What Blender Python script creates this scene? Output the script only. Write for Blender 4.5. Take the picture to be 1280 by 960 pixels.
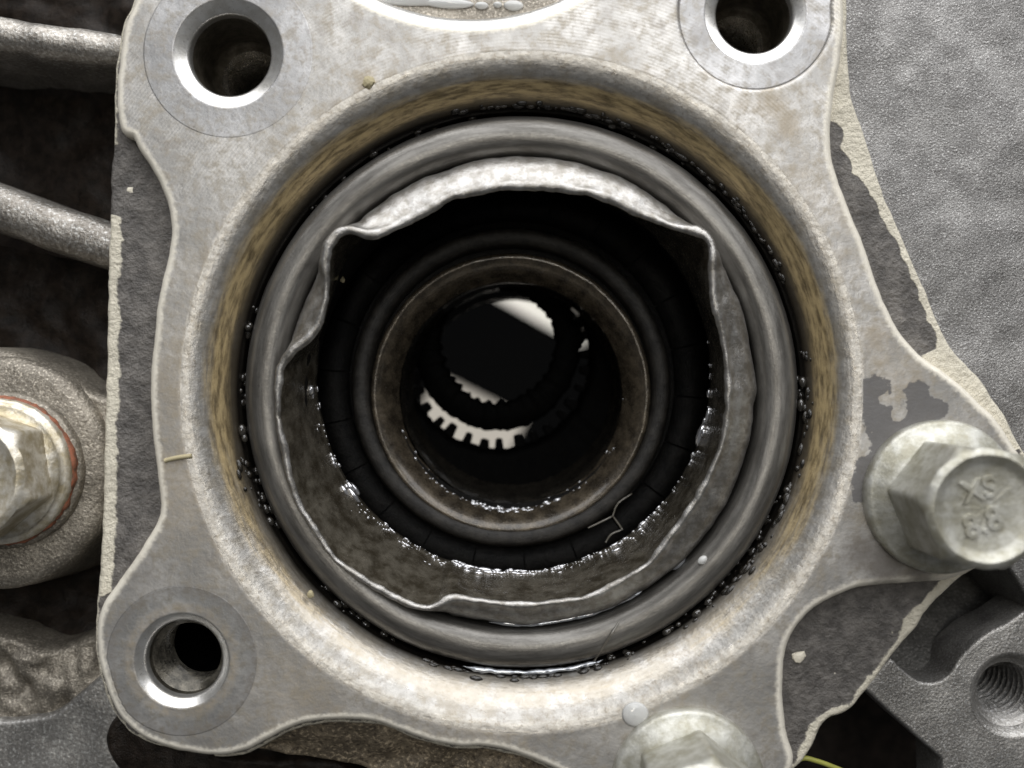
import bpy, math, random
import numpy as np
from mathutils import Vector, Matrix, geometry

# ------------------------------------------------------------------ units
# lengths below are in tenths of a millimetre ("t"); U turns them into metres
U = 1e-4
D = 1300.0                      # camera height over the flange face
R = math.radians
scene = bpy.context.scene
for o in list(bpy.data.objects):
    bpy.data.objects.remove(o)

# ------------------------------------------------------------------ camera
cd = bpy.data.cameras.new('camera')
cam = bpy.data.objects.new('camera', cd)
scene.collection.objects.link(cam)
cam.location = (0, 0, D * U)
cd.sensor_width = 36.0
cd.lens = 36.0 * 1300 / 1280
cd.clip_start = 0.004
cd.clip_end = 20
cd.dof.use_dof = True
cd.dof.focus_distance = (D + 90) * U
cd.dof.aperture_fstop = 15.0
scene.camera = cam

# ------------------------------------------------------------------ light
world = bpy.data.worlds.new('World')
scene.world = world
world.use_nodes = True
bg = world.node_tree.nodes['Background']
bg.inputs['Color'].default_value = (0.93, 0.96, 1.0, 1)
bg.inputs['Strength'].default_value = 0.07


def area(name, loc, target, sx, sy, radiance, col, roll=0.0):
    l = bpy.data.lights.new(name, 'AREA')
    l.shape = 'RECTANGLE'
    l.size, l.size_y = sx, sy
    l.energy = radiance * sx * sy * math.pi
    l.color = col
    o = bpy.data.objects.new(name, l)
    scene.collection.objects.link(o)
    o.location = loc
    d = (Vector(target) - Vector(loc)).normalized()
    o.rotation_euler = (0, 0, roll) if d.z < -.999 else d.to_track_quat('-Z', 'Y').to_euler()
    return o


# workshop window up the picture, ceiling light split into two lamps shaped for the oil reflections
area('window_light', (0.06, 0.60, 0.30), (0, 0, 0), 1.3, 0.62, 4.1, (0.98, 0.985, 1.0))
area('added_top_fill', (0.08, 0.41, 1.05), (0, 0, 0), 0.60, 0.40, 3.9, (0.97, 0.98, 1.0))  # extra soft light added high up to brighten the upper face and bowl oil
area('ceiling_lamp', (0.050, 0.133, 1.20), (0.050, 0.133, 0), 0.158, 0.10, 23.0, (1.0, 0.96, 0.86), -R(29))
area('ceiling_lamp', (-0.062, -0.061, 1.20), (-0.062, -0.061, 0), 0.135, 0.10, 13.0, (1.0, 0.92, 0.80), -R(26.6))

vs = scene.view_settings
vs.view_transform = 'Standard'
vs.look = 'None'
vs.exposure = 0.0
vs.gamma = 1.0
scene.cycles.use_denoising = True
scene.cycles.max_bounces = 8


# ------------------------------------------------------------------ geometry helpers
def k_of(z):
    return (D - z) / D


def T(px, py, z=0.0):
    """picture coordinates read off the photograph -> true place at depth z (in t)"""
    k = k_of(z)
    return ((px - 640.0) * k, (480.0 - py) * k)


def hash2(ix, iy, seed):
    h = (ix.astype(np.int64) * 374761393 + iy.astype(np.int64) * 668265263 + seed * 1442695041) & 0xffffffff
    h = ((h ^ (h >> 13)) * 1274126177) & 0xffffffff
    h = h ^ (h >> 16)
    return (h & 0xffff) / 65535.0


def vnoise(x, y, seed=0):
    x = np.asarray(x, float); y = np.asarray(y, float)
    ix = np.floor(x); iy = np.floor(y)
    fx = x - ix; fy = y - iy
    fx = fx * fx * (3 - 2 * fx); fy = fy * fy * (3 - 2 * fy)
    ix = ix.astype(np.int64); iy = iy.astype(np.int64)
    a = hash2(ix, iy, seed); b = hash2(ix + 1, iy, seed)
    c = hash2(ix, iy + 1, seed); d = hash2(ix + 1, iy + 1, seed)
    return (a * (1 - fx) + b * fx) * (1 - fy) + (c * (1 - fx) + d * fx) * fy


def fbm(x, y, seed=0, octs=4):
    s = 0; a = 0.5; n = 0
    for i in range(octs):
        s = s + a * vnoise(np.asarray(x) * 2 ** i, np.asarray(y) * 2 ** i, seed + i * 17)
        n += a; a *= 0.5
    return s / n


def spline(pts, step=4.0, closed=True, sharp=()):
    """Catmull-Rom through the points, resampled evenly; `sharp` lists corner indices kept hard"""
    p = np.array(pts, float); n = len(p); out = []
    rng = n if closed else n - 1
    for i in range(rng):
        p1 = p[i]; p2 = p[(i + 1) % n]
        p0 = p[(i - 1) % n] if (closed or i > 0) else p1 - (p2 - p1)
        p3 = p[(i + 2) % n] if (closed or i + 2 < n) else p2 + (p2 - p1)
        if i in sharp: p0 = p1 - (p2 - p1)
        if (i + 1) % n in sharp: p3 = p2 + (p2 - p1)
        m = max(2, int(np.linalg.norm(p2 - p1) / step))
        d1 = max(np.linalg.norm(p1 - p0), 1e-6) ** .5
        d2 = max(np.linalg.norm(p2 - p1), 1e-6) ** .5
        d3 = max(np.linalg.norm(p3 - p2), 1e-6) ** .5
        m1 = (p1 - p0) / d1 - (p2 - p0) / (d1 + d2) + (p2 - p1) / d2
        m2 = (p2 - p1) / d2 - (p3 - p1) / (d2 + d3) + (p3 - p2) / d3
        m1 *= d2; m2 *= d2
        for j in range(m):
            t = j / m
            out.append((2*t**3-3*t*t+1)*p1 + (t**3-2*t*t+t)*m1 + (-2*t**3+3*t*t)*p2 + (t**3-t*t)*m2)
    if not closed: out.append(p[-1])
    return np.array(out)


def circle(c, r, n=None, a0=0, a1=360):
    n = n or max(24, int(2 * math.pi * r / 6))
    full = abs(a1 - a0) >= 360
    a = np.radians(np.linspace(a0, a1, n, endpoint=not full))
    return np.stack([c[0] + r * np.cos(a), c[1] + r * np.sin(a)], 1)


def signed_area(p):
    x, y = p[:, 0], p[:, 1]
    return 0.5 * np.sum(x * np.roll(y, -1) - np.roll(x, -1) * y)


def inside(poly, q):
    x, y = q[:, 0], q[:, 1]; r = np.zeros(len(q), bool)
    x1, y1 = poly[:, 0], poly[:, 1]; x2, y2 = np.roll(x1, -1), np.roll(y1, -1)
    for a, b, c, d in zip(x1, y1, x2, y2):
        if b == d: continue
        m = ((b > y) != (d > y))
        r ^= m & (x < (c - a) * (y - b) / (d - b) + a)
    return r


def dist_to(loop, q):
    out = np.empty(len(q))
    for s in range(0, len(q), 4000):
        b = q[s:s + 4000]
        out[s:s + 4000] = np.sqrt(((b[:, None, :] - loop[None]) ** 2).sum(2).min(1))
    return out


def normals(p):
    t = np.roll(p, -1, 0) - np.roll(p, 1, 0)
    t /= np.maximum(np.linalg.norm(t, axis=1, keepdims=True), 1e-9)
    n = np.stack([t[:, 1], -t[:, 0]], 1)
    return n if signed_area(p) > 0 else -n


# ------------------------------------------------------------------ object helpers
def empty(name, label, cat, loc, group=None, kind=None):
    o = bpy.data.objects.new(name, None)
    scene.collection.objects.link(o)
    o.location = (loc[0] * U, loc[1] * U, loc[2] * U)
    o.empty_display_size = 0.005
    tag(o, label, cat, group, kind)
    return o


def tag(o, label=None, cat=None, group=None, kind=None):
    if label: o['label'] = label
    if cat: o['category'] = cat
    if group: o['group'] = group
    if kind: o['kind'] = kind
    return o


def wloc(o):
    v = Vector((0, 0, 0))
    while o is not None:
        v += o.location; o = o.parent
    return v


def mesh_obj(name, verts, faces, m, parent=None, smooth=True, attrs=None, uv=None, origin=None, angle=None):
    """verts in t, world frame"""
    base = wloc(parent) if parent else (Vector([c * U for c in origin]) if origin else Vector((0, 0, 0)))
    v = np.asarray(verts, float) * U - np.array(base)
    me = bpy.data.meshes.new(name)
    me.from_pydata([tuple(a) for a in v], [], [tuple(int(i) for i in f) for f in faces])
    me.update()
    if attrs:
        for kx, arr in attrs.items():
            at = me.attributes.new(kx, 'FLOAT', 'POINT')
            at.data.foreach_set('value', np.asarray(arr, np.float32))
    if uv is not None:
        l = me.uv_layers.new(name='UVMap')
        li = np.empty(len(me.loops), np.int32); me.loops.foreach_get('vertex_index', li)
        l.data.foreach_set('uv', np.asarray(uv, np.float32)[li].ravel())
    me.polygons.foreach_set('use_smooth', np.full(len(me.polygons), smooth))
    if angle is not None:
        me.set_sharp_from_angle(angle=R(angle))
    me.materials.append(m)
    o = bpy.data.objects.new(name, me)
    scene.collection.objects.link(o)
    if parent: o.parent = parent
    elif origin: o.location = base
    return o


def plate(name, outline, holes, z0, m, parent=None, bevel=((3, -1), (5, -4), (5.5, -30)), hole_bevels=None,
          grid=6.0, zfun=None, attrfun=None, angle=None, inset=2.5):
    """solid with a flat (or gently shaped) top: outline and holes in true t coordinates; sides fall straight down"""
    pts = []; edges = []; loops = []
    outer0 = outline
    def shrink(lp, sgn):        # a flat rim of even width inside each edge keeps the shading of the bevel clean
        nn = normals(lp)
        for _ in range(3): nn = (nn + np.roll(nn, 1, 0) + np.roll(nn, -1, 0)) / 3
        return lp - nn * inset * sgn
    outline = shrink(outline, 1)
    holes = [shrink(h, -1) for h in holes]
    for lp in [outline] + list(holes):
        s = len(pts)
        pts += [tuple(p) for p in lp]
        n = len(lp)
        edges += [(s + i, s + (i + 1) % n) for i in range(n)]
        loops.append((s, n))
    mn = outline.min(0); mx = outline.max(0)
    gx, gy = np.meshgrid(np.arange(mn[0], mx[0], grid), np.arange(mn[1], mx[1], grid))
    g = np.stack([gx.ravel(), gy.ravel()], 1)
    rs = np.random.RandomState(3)
    g = g + rs.uniform(-.2, .2, g.shape) * grid
    okm = inside(outline, g)
    for h in holes: okm &= ~inside(h, g)
    allb = np.concatenate([outline] + list(holes))
    g = g[okm]
    g = g[dist_to(allb, g) > grid * 0.55]
    pts += [tuple(p) for p in g]
    vo, eo, fo, ov, oe, of = geometry.delaunay_2d_cdt([Vector(p) for p in pts], edges, [], 0, 1e-4)
    P2 = np.array([(v[0], v[1]) for v in vo])
    F = np.array([f for f in fo if len(f) == 3])
    cen = P2[F].mean(1)
    keep = inside(outline, cen)
    for h in holes: keep &= ~inside(h, cen)
    F = F[keep]
    back = {}
    for i, lst in enumerate(ov):
        for q in lst: back[q] = i
    zz = np.full(len(P2), float(z0))
    if zfun: zz = zz + zfun(P2[:, 0], P2[:, 1])
    verts = [(*p, z) for p, z in zip(P2, zz)]
    faces = [tuple(f) for f in F]
    src = list(range(len(P2)))
    edged = np.zeros(len(P2))
    edged = dist_to(outer0, P2)
    ed = list(edged)
    for li, (s, n) in enumerate(loops):
        lp = outline if li == 0 else holes[li - 1]
        nn = normals(lp) * (1 if li == 0 else -1)
        prof = bevel if li == 0 else (hole_bevels[li - 1] if hole_bevels else bevel)
        prev = [back[s + i] for i in range(n)]
        for off, dz in [(inset, 0)] + [(o_ + inset, d_) for o_, d_ in prof]:
            cur = []
            for i in range(n):
                b = back[s + i]
                verts.append((lp[i][0] + nn[i][0] * off, lp[i][1] + nn[i][1] * off, zz[b] + dz))
                ed.append(inset - off if li == 0 else ed[b])
                src.append(b)
                cur.append(len(verts) - 1)
            ccw = signed_area(lp) > 0
            for i in range(n):
                j = (i + 1) % n
                q = (prev[i], cur[i], cur[j], prev[j]) if (ccw == (li == 0)) else (prev[j], cur[j], cur[i], prev[i])
                faces.append(q)
            prev = cur
    V = np.array(verts)
    attrs = {'edge': np.array(ed)}
    if attrfun: attrs.update(attrfun(V, np.array(ed)))
    return mesh_obj(name, V, faces, m, parent, attrs=attrs, angle=angle)


def lathe(name, c, prof, m, parent=None, n=220, a0=0, a1=360, wob=None, angle=None, origin=None, seed=0):
    """surface of revolution about a vertical axis at c; prof = [(radius, z)] from outside/top to inside/bottom"""
    full = abs(a1 - a0) >= 360
    na = n if full else n + 1
    ang = np.radians(np.linspace(a0, a1, na, endpoint=not full))
    prof = np.array(prof, float)
    s = np.concatenate([[0], np.cumsum(np.linalg.norm(np.diff(prof, axis=0), axis=1))])
    V = []; uv = []
    for (r, z), sv in zip(prof, s):
        rr = np.full(na, r); zq = np.full(na, z)
        if wob:
            w = fbm(np.cos(ang) * wob[1] + 9 + sv * .02, np.sin(ang) * wob[1] + 5 + sv * .02, seed) - .5
            rr = rr + w * wob[0]; zq = zq + w * wob[0] * .6
        V.append(np.stack([c[0] + rr * np.cos(ang), c[1] + rr * np.sin(ang), zq], 1))
        uv.append(np.stack([ang * prof[:, 0].mean() / 10, np.full(na, sv / 10)], 1))
    V = np.concatenate(V); uv = np.concatenate(uv)
    F = []
    for i in range(len(prof) - 1):
        for j in range(na if full else na - 1):
            k = (j + 1) % na
            F.append((i * na + j, (i + 1) * na + j, (i + 1) * na + k, i * na + k))
    return mesh_obj(name, V, F, m, parent, uv=uv, angle=angle, origin=origin)


def tube(name, pts, rad, m, parent=None, seg=8, closed=False, origin=None, flat=1.0):
    p = np.array(pts, float); n = len(p)
    rads = np.broadcast_to(np.asarray(rad, float), (n,))
    V = []
    for i in range(n):
        a = p[(i - 1) % n] if (closed or i > 0) else p[i]
        b = p[(i + 1) % n] if (closed or i < n - 1) else p[i]
        t = (b - a) / max(np.linalg.norm(b - a), 1e-9)
        up = np.array([0, 0, 1.0])
        if abs(t[2]) > .95: up = np.array([1.0, 0, 0])
        x = np.cross(t, up); x /= np.linalg.norm(x); y = np.cross(x, t)
        for s in range(seg):
            q = 2 * math.pi * s / seg
            V.append(p[i] + rads[i] * (math.cos(q) * x + math.sin(q) * y * flat))
    F = []
    for i in range(n if closed else n - 1):
        j = (i + 1) % n
        for s in range(seg):
            u = (s + 1) % seg
            F.append((i * seg + s, i * seg + u, j * seg + u, j * seg + s))
    if not closed:
        F.append(tuple(range(seg))); F.append(tuple(range((n - 1) * seg, n * seg))[::-1])
    return mesh_obj(name, V, F, m, parent, origin=origin)


def drops(name, specs, m, parent=None, seg=10, origin=None):
    """many rounded beads joined: specs = [(x, y, z, rx, ry, rz, rot)]"""
    V = []; F = []
    for (x, y, z, rx, ry, rz, rot) in specs:
        s = len(V); c, sn = math.cos(rot), math.sin(rot)
        ph = [R(90), R(62), R(35), R(8), R(-25), R(-60), R(-90)]
        for f in ph:
            for q in range(seg):
                a = 2 * math.pi * q / seg
                lx = rx * math.cos(f) * math.cos(a); ly = ry * math.cos(f) * math.sin(a)
                V.append((x + lx * c - ly * sn, y + lx * sn + ly * c, z + rz * math.sin(f)))
        for i in range(len(ph) - 1):
            for q in range(seg):
                u = (q + 1) % seg
                F.append((s + i * seg + q, s + (i + 1) * seg + q, s + (i + 1) * seg + u, s + i * seg + u))
    return mesh_obj(name, V, F, m, parent, origin=origin)


# ------------------------------------------------------------------ material helpers
class Mat:
    def __init__(self, name):
        self.m = bpy.data.materials.new(name); self.m.use_nodes = True
        self.nt = self.m.node_tree; self.b = self.nt.nodes['Principled BSDF']
        self._pos = None

    def n(self, t, **kw):
        x = self.nt.nodes.new(t)
        for k, v in kw.items(): setattr(x, k, v)
        return x

    def link(self, a, b): self.nt.links.new(a, b)

    def put(self, sock, v):
        if hasattr(v, 'is_linked') or isinstance(v, bpy.types.NodeSocket): self.link(v, sock)
        elif isinstance(v, (tuple, list)) and sock.type == 'RGBA': sock.default_value = (*v[:3], 1)
        else: sock.default_value = v

    def set(self, **kw):
        for k, v in kw.items(): self.put(self.b.inputs[k.replace('_', ' ')], v)
        return self

    def pos(self):           # object position in millimetres
        if self._pos is None:
            t = self.n('ShaderNodeNewGeometry')
            s = self.n('ShaderNodeVectorMath', operation='SCALE')
            self.link(t.outputs['Position'], s.inputs[0]); s.inputs['Scale'].default_value = 1000
            self._pos = s.outputs[0]
        return self._pos

    def uvraw(self):
        return self.n('ShaderNodeUVMap').outputs[0]

    def uv(self, sx, sy):    # seamless coordinates that run round the bore axis (mm): along the ring * sx, across it * sy
        p = self.n('ShaderNodeVectorMath', operation='SUBTRACT'); self.link(self.pos(), p.inputs[0])
        p.inputs[1].default_value = (C0[0] / 10, C0[1] / 10, 0)
        f = self.n('ShaderNodeVectorMath', operation='MULTIPLY'); self.link(p.outputs[0], f.inputs[0]); f.inputs[1].default_value = (1, 1, 0)
        d = self.n('ShaderNodeVectorMath', operation='NORMALIZE'); self.link(f.outputs[0], d.inputs[0])
        g = self.n('ShaderNodeVectorMath', operation='SCALE'); self.link(d.outputs[0], g.inputs[0]); g.inputs['Scale'].default_value = 38.0 * sx
        u = self.n('ShaderNodeVectorMath', operation='MULTIPLY'); self.link(self.uvraw(), u.inputs[0]); u.inputs[1].default_value = (0, sy, 0)
        t = self.n('ShaderNodeSeparateXYZ'); self.link(u.outputs[0], t.inputs[0])
        c = self.n('ShaderNodeCombineXYZ'); self.link(t.outputs[1], c.inputs[2])
        a = self.n('ShaderNodeVectorMath', operation='ADD'); self.link(g.outputs[0], a.inputs[0]); self.link(c.outputs[0], a.inputs[1])
        return a.outputs[0]

    def scaled(self, sx, sy, sz, rot=0):
        mm = self.n('ShaderNodeMapping'); self.link(self.pos(), mm.inputs[0])
        mm.inputs['Scale'].default_value = (sx, sy, sz); mm.inputs['Rotation'].default_value = (0, 0, rot)
        return mm.outputs[0]

    def noise(self, scale, detail=4, rough=.55, vec=None, dist=0.0):
        x = self.n('ShaderNodeTexNoise')
        self.link(vec if vec is not None else self.pos(), x.inputs['Vector'])
        x.inputs['Scale'].default_value = scale; x.inputs['Detail'].default_value = detail
        x.inputs['Roughness'].default_value = rough; x.inputs['Distortion'].default_value = dist
        return x.outputs['Fac']

    def voro(self, scale, feature='F1', vec=None, out='Distance'):
        x = self.n('ShaderNodeTexVoronoi', feature=feature)
        self.link(vec if vec is not None else self.pos(), x.inputs['Vector'])
        x.inputs['Scale'].default_value = scale
        return x.outputs[out]

    def attr(self, name):
        x = self.n('ShaderNodeAttribute', attribute_name=name)
        return x.outputs['Fac']

    def math(self, op, a, b=0.0, c=None):
        x = self.n('ShaderNodeMath', operation=op)
        self.put(x.inputs[0], a); self.put(x.inputs[1], b)
        if c is not None: self.put(x.inputs[2], c)
        return x.outputs[0]

    def step(self, v, lo, hi, a=0.0, b=1.0):
        x = self.n('ShaderNodeMapRange', interpolation_type='SMOOTHSTEP')
        self.put(x.inputs['Value'], v)
        x.inputs['From Min'].default_value = lo; x.inputs['From Max'].default_value = hi
        x.inputs['To Min'].default_value = a; x.inputs['To Max'].default_value = b
        return x.outputs['Result']

    def lin(self, v, lo, hi, a=0.0, b=1.0):
        x = self.n('ShaderNodeMapRange')
        self.put(x.inputs['Value'], v)
        x.inputs['From Min'].default_value = lo; x.inputs['From Max'].default_value = hi
        x.inputs['To Min'].default_value = a; x.inputs['To Max'].default_value = b
        return x.outputs['Result']

    def mix(self, f, a, b):
        x = self.n('ShaderNodeMix', data_type='RGBA')
        self.put(x.inputs[0], f); self.put(x.inputs[6], a); self.put(x.inputs[7], b)
        return x.outputs[2]

    def bump(self, h, strength=.3, dist=1e-4, normal=None):
        x = self.n('ShaderNodeBump')
        x.inputs['Strength'].default_value = strength; x.inputs['Distance'].default_value = dist
        self.link(h, x.inputs['Height'])
        if normal is not None: self.link(normal, x.inputs['Normal'])
        return x.outputs[0]

    def rings(self, c, period):      # concentric lathe marks about c (t), period in t
        s = self.n('ShaderNodeSeparateXYZ'); self.link(self.pos(), s.inputs[0])
        dx = self.math('SUBTRACT', s.outputs[0], c[0] / 10); dy = self.math('SUBTRACT', s.outputs[1], c[1] / 10)
        r = self.math('SQRT', self.math('ADD', self.math('MULTIPLY', dx, dx), self.math('MULTIPLY', dy, dy)))
        return self.math('SINE', self.math('MULTIPLY', r, 2 * math.pi * 10 / period)), r


C0 = T(652, 490)

# ---- machined aluminium of the flange face
def make_machined(name, tint=(0.465, 0.450, 0.428), dark=1.0, ring=True):
    M = Mat(name)
    big = M.noise(.12, 3, .6); med = M.noise(.9, 5, .65); fine = M.noise(9, 4, .7)
    col = M.mix(M.step(big, .35, .7), tuple(c * .74 * dark for c in tint), tuple(c * 1.16 * dark for c in tint))
    col = M.mix(M.step(med, .44, .66, 0, .50), col, tuple(c * d * dark for c, d in zip(tint, (.66, .63, .58))))
    blot = M.noise(.45, 6, .68)
    col = M.mix(M.step(blot, .46, .66, 0, .85), col, tuple(c * d * dark for c, d in zip(tint, (.70, .655, .575))))
    col = M.mix(M.step(M.noise(.28, 5, .6), .54, .66, 0, .5), col, tuple(c * d * dark for c, d in zip(tint, (.58, .56, .54))))
    stain = M.attr('stain')
    sm = M.step(M.math('ADD', stain, M.math('MULTIPLY', M.math('SUBTRACT', M.noise(.7, 6, .7), .5), 1.1)), .15, .85)
    col = M.mix(M.math('MULTIPLY', sm, .7), col, (.32, .262, .18))
    # light, sand-coloured wear along cut edges
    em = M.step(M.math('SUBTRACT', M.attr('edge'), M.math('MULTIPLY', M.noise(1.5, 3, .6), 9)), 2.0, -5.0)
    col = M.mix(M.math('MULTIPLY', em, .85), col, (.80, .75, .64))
    # pits
    pit = M.step(M.noise(1.7, 4, .6), .66, .74)
    col = M.mix(M.math('MULTIPLY', pit, .55), col, (.12, .10, .08))
    g = M.math('ADD', M.attr('grime'), M.math('MULTIPLY', M.math('SUBTRACT', M.noise(.85, 6, .65), .5), 1.0))
    gm = M.step(g, .42, .52)
    col = M.mix(M.math('MULTIPLY', gm, .9), col, M.mix(fine, (.045, .043, .045), (.10, .095, .095)))
    soft = M.step(M.math('ADD', M.attr('soil_shade'), M.math('MULTIPLY', M.math('SUBTRACT', med, .5), .6)), .2, 1.0)
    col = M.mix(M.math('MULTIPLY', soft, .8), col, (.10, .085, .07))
    h = M.math('ADD', M.math('MULTIPLY', M.noise(3.2, 4, .65), .35), M.math('MULTIPLY', med, 1.5))
    if ring:
        sn, r = M.rings(C0, 4.2)
        fade = M.math('MULTIPLY', M.step(big, .35, .6), M.attr('marks'))
        sn = M.math('MULTIPLY', sn, fade)
        h = M.math('ADD', h, M.math('MULTIPLY', sn, .16))
        col = M.mix(M.math('MULTIPLY', M.lin(sn, -1, 1), .07), col, (.85, .83, .80))
    nm = M.bump(h, .26, 1.5e-4)
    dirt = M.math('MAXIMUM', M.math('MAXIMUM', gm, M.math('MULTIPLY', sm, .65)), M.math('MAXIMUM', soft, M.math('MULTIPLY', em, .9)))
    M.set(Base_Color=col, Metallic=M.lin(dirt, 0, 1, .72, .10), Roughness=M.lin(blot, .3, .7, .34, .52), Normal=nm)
    return M.m


def make_cast(name, base=(.080, .073, .067), hi=(.165, .152, .138), cream=(.70, .65, .53)):
    """dark as-cast skin with bare, sand-coloured worn edges (attribute wear)"""
    M = Mat(name)
    a = M.noise(.5, 5, .65); f = M.noise(5, 5, .7); v = M.voro(1.6)
    col = M.mix(M.step(a, .35, .7), base, hi)
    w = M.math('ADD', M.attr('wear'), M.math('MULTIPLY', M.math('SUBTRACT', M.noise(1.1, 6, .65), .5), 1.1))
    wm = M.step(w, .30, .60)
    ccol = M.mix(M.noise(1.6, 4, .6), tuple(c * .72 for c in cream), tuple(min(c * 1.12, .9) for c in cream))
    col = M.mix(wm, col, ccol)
    chip = M.step(M.noise(.8, 3, .5), .745, .77)
    col = M.mix(M.math('MULTIPLY', chip, .8), col, ccol)
    h = M.math('ADD', M.math('MULTIPLY', f, .8), M.math('ADD', M.math('MULTIPLY', a, 2.5), M.math('MULTIPLY', wm, .5)))
    h = M.math('ADD', h, M.math('MULTIPLY', M.noise(1.7, 4, .6), 2.2))
    nm = M.bump(h, .75, 2.4e-4)
    M.set(Base_Color=col, Metallic=.04, Roughness=M.lin(f, .3, .7, .42, .62), Normal=nm)
    return M.m


def make_rough_alu(name, base=(.33, .325, .32), grain=2.6, strength=1.0, metal=.75, dark=(.10, .09, .085), speck=.45):
    M = Mat(name)
    g = M.noise(grain, 4, .72); b = M.noise(.16, 4, .6); m2 = M.noise(.9, 4, .6)
    col = M.mix(M.step(b, .36, .68), tuple(c * .62 for c in base), tuple(c * 1.12 for c in base))
    col = M.mix(M.step(m2, .52, .78, 0, .5), col, dark)
    col = M.mix(M.step(g, .30, .72, .40, 0), col, dark)
    sp = M.noise(grain * 1.5, 2, .5); sv = M.voro(grain * 1.1)
    col = M.mix(M.math('MULTIPLY', M.step(sp, .54, .70), speck), col, tuple(min(c * 2.1, .8) for c in base))
    col = M.mix(M.math('MULTIPLY', M.step(sp, .46, .32), speck), col, dark)
    nm = M.bump(M.math('ADD', M.math('ADD', g, M.math('MULTIPLY', sv, .3)), M.math('MULTIPLY', m2, .5)), strength, 3.2e-4)
    M.set(Base_Color=col, Metallic=metal, Roughness=.42, Normal=nm)
    return M.m


def make_chamfer(name):
    """golden, burnt film over the lathe-turned lead-in of the bore"""
    M = Mat(name)
    uvn = M.noise(1.0, 6, .72, M.uv(.10, 1.0)); un2 = M.noise(1.0, 6, .68, M.uv(.32, 1.9)); med = M.noise(.8, 5, .65)
    s = M.n('ShaderNodeSeparateXYZ'); M.link(M.uvraw(), s.inputs[0])
    v = s.outputs[1]
    sp = M.n('ShaderNodeSeparateXYZ'); M.link(M.pos(), sp.inputs[0])
    sm = M.math('ADD', M.math('MULTIPLY', M.step(v, 1.6, 5.0), M.lin(sp.outputs[1], -36, 0, .30, 1.1)), M.math('MULTIPLY', M.math('SUBTRACT', uvn, .5), 1.1))
    sm = M.step(sm, .25, .95)
    gold = M.mix(M.step(un2, .34, .62), (.155, .112, .05), (.52, .395, .20))
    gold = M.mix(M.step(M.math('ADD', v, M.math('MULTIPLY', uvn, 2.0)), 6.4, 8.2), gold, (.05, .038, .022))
    col = M.mix(M.step(med, .4, .7), (.43, .415, .39), (.31, .29, .26))
    col = M.mix(M.step(M.noise(1.7, 4, .6), .56, .70, 0, .6), col, (.22, .19, .15))
    col = M.mix(M.math('MULTIPLY', M.step(M.math('ADD', M.noise(.35, 5, .65), M.lin(v, 0, 4, -.18, .10)), .42, .66), .65), col, (.30, .268, .215))
    col = M.mix(M.math('MULTIPLY', sm, .9), col, gold)
    deep = M.step(M.math('ADD', v, M.math('MULTIPLY', uvn, .8)), 7.6, 8.8)  # dark of the narrow gap painted into the foot of the wall
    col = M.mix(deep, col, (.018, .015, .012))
    nm = M.bump(M.math('ADD', M.math('MULTIPLY', un2, .7), M.math('MULTIPLY', M.noise(1.0, 5, .6), 1.3)), .30, 1.7e-4)
    M.set(Base_Color=col, Metallic=M.lin(sm, 0, 1, .75, .45), Roughness=M.lin(un2, .3, .7, .26, .42), Normal=nm)
    return M.m


def make_wet(name, c1, c2, scale=.8, rough=(.12, .35), metal=.2, beads=0.0, coat=.4, bumpn=.35, spec=.5, fine=7, uvs=None):
    M = Mat(name)
    a = M.noise(scale, 6, .68, M.uv(*uvs) if uvs else None); f = M.noise(scale * fine, 4, .65)
    col = M.mix(M.step(a, .34, .68), c1, c2)
    h = M.math('ADD', M.math('MULTIPLY', a, 1.2), M.math('MULTIPLY', f, .5))
    if beads:
        vv = M.voro(3.4); keep = M.step(M.noise(.7, 3, .6), .50, .66)
        bd = M.math('MULTIPLY', M.step(vv, .34, .05), keep)
        h = M.math('ADD', h, M.math('MULTIPLY', bd, beads))
    nm = M.bump(h, bumpn, 2e-4)
    M.set(Base_Color=col, Metallic=metal, Roughness=M.lin(f, .3, .7, *rough), Normal=nm, Coat_Weight=coat, Coat_Roughness=.06, Specular_IOR_Level=spec)
    return M.m


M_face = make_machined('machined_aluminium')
M_spot = make_machined('spot_faced_aluminium', (.43, .425, .425), 1.0, True)
M_spotdark = make_machined('grey_spot_faced_aluminium', (.40, .395, .385), 1.0, False)
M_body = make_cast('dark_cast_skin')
M_chamf = make_chamfer('burnt_chamfer')
M_rough = make_rough_alu('sandblasted_aluminium', (.29, .284, .275), 3.2, .45, .72, (.13, .12, .115), .6)
M_bracket = make_rough_alu('dull_aluminium', (.47, .455, .43), 2.4, .4, .75, (.14, .13, .12))
M_rib = make_rough_alu('oily_cast_rib', (.43, .405, .37), 1.6, .45, .75, (.12, .10, .075))
M_boss = make_rough_alu('brown_cast_boss', (.37, .335, .28), 2.0, .5, .55, (.09, .075, .055))
M_ledge = make_rough_alu('grey_cast_ledge', (.40, .39, .37), 1.6, .3, .7, (.16, .15, .14))
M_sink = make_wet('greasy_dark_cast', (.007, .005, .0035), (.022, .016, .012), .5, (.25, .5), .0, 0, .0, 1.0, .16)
M_ring = make_wet('oily_steel_ring', (.10, .094, .085), (.215, .206, .19), 1.0, (.30, .46), .70, .15, .05, .20, .5, 3, (.07, .75))
M_sleeve = make_wet('crushed_steel', (.24, .225, .20), (.44, .43, .415), .7, (.26, .44), .85, .25, .1, .5)
M_sleevein = make_wet('oily_brown_steel', (.075, .062, .042), (.24, .215, .17), .4, (.14, .32), .65, .3, .35, .5, .5, 5)
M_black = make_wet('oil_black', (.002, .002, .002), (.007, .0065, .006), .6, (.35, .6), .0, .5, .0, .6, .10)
M_deep = make_wet('oil_soaked_spline', (.0008, .0008, .0008), (.0018, .0017, .0016), .6, (.4, .6), .0, .0, .0, .3, .02)
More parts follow.
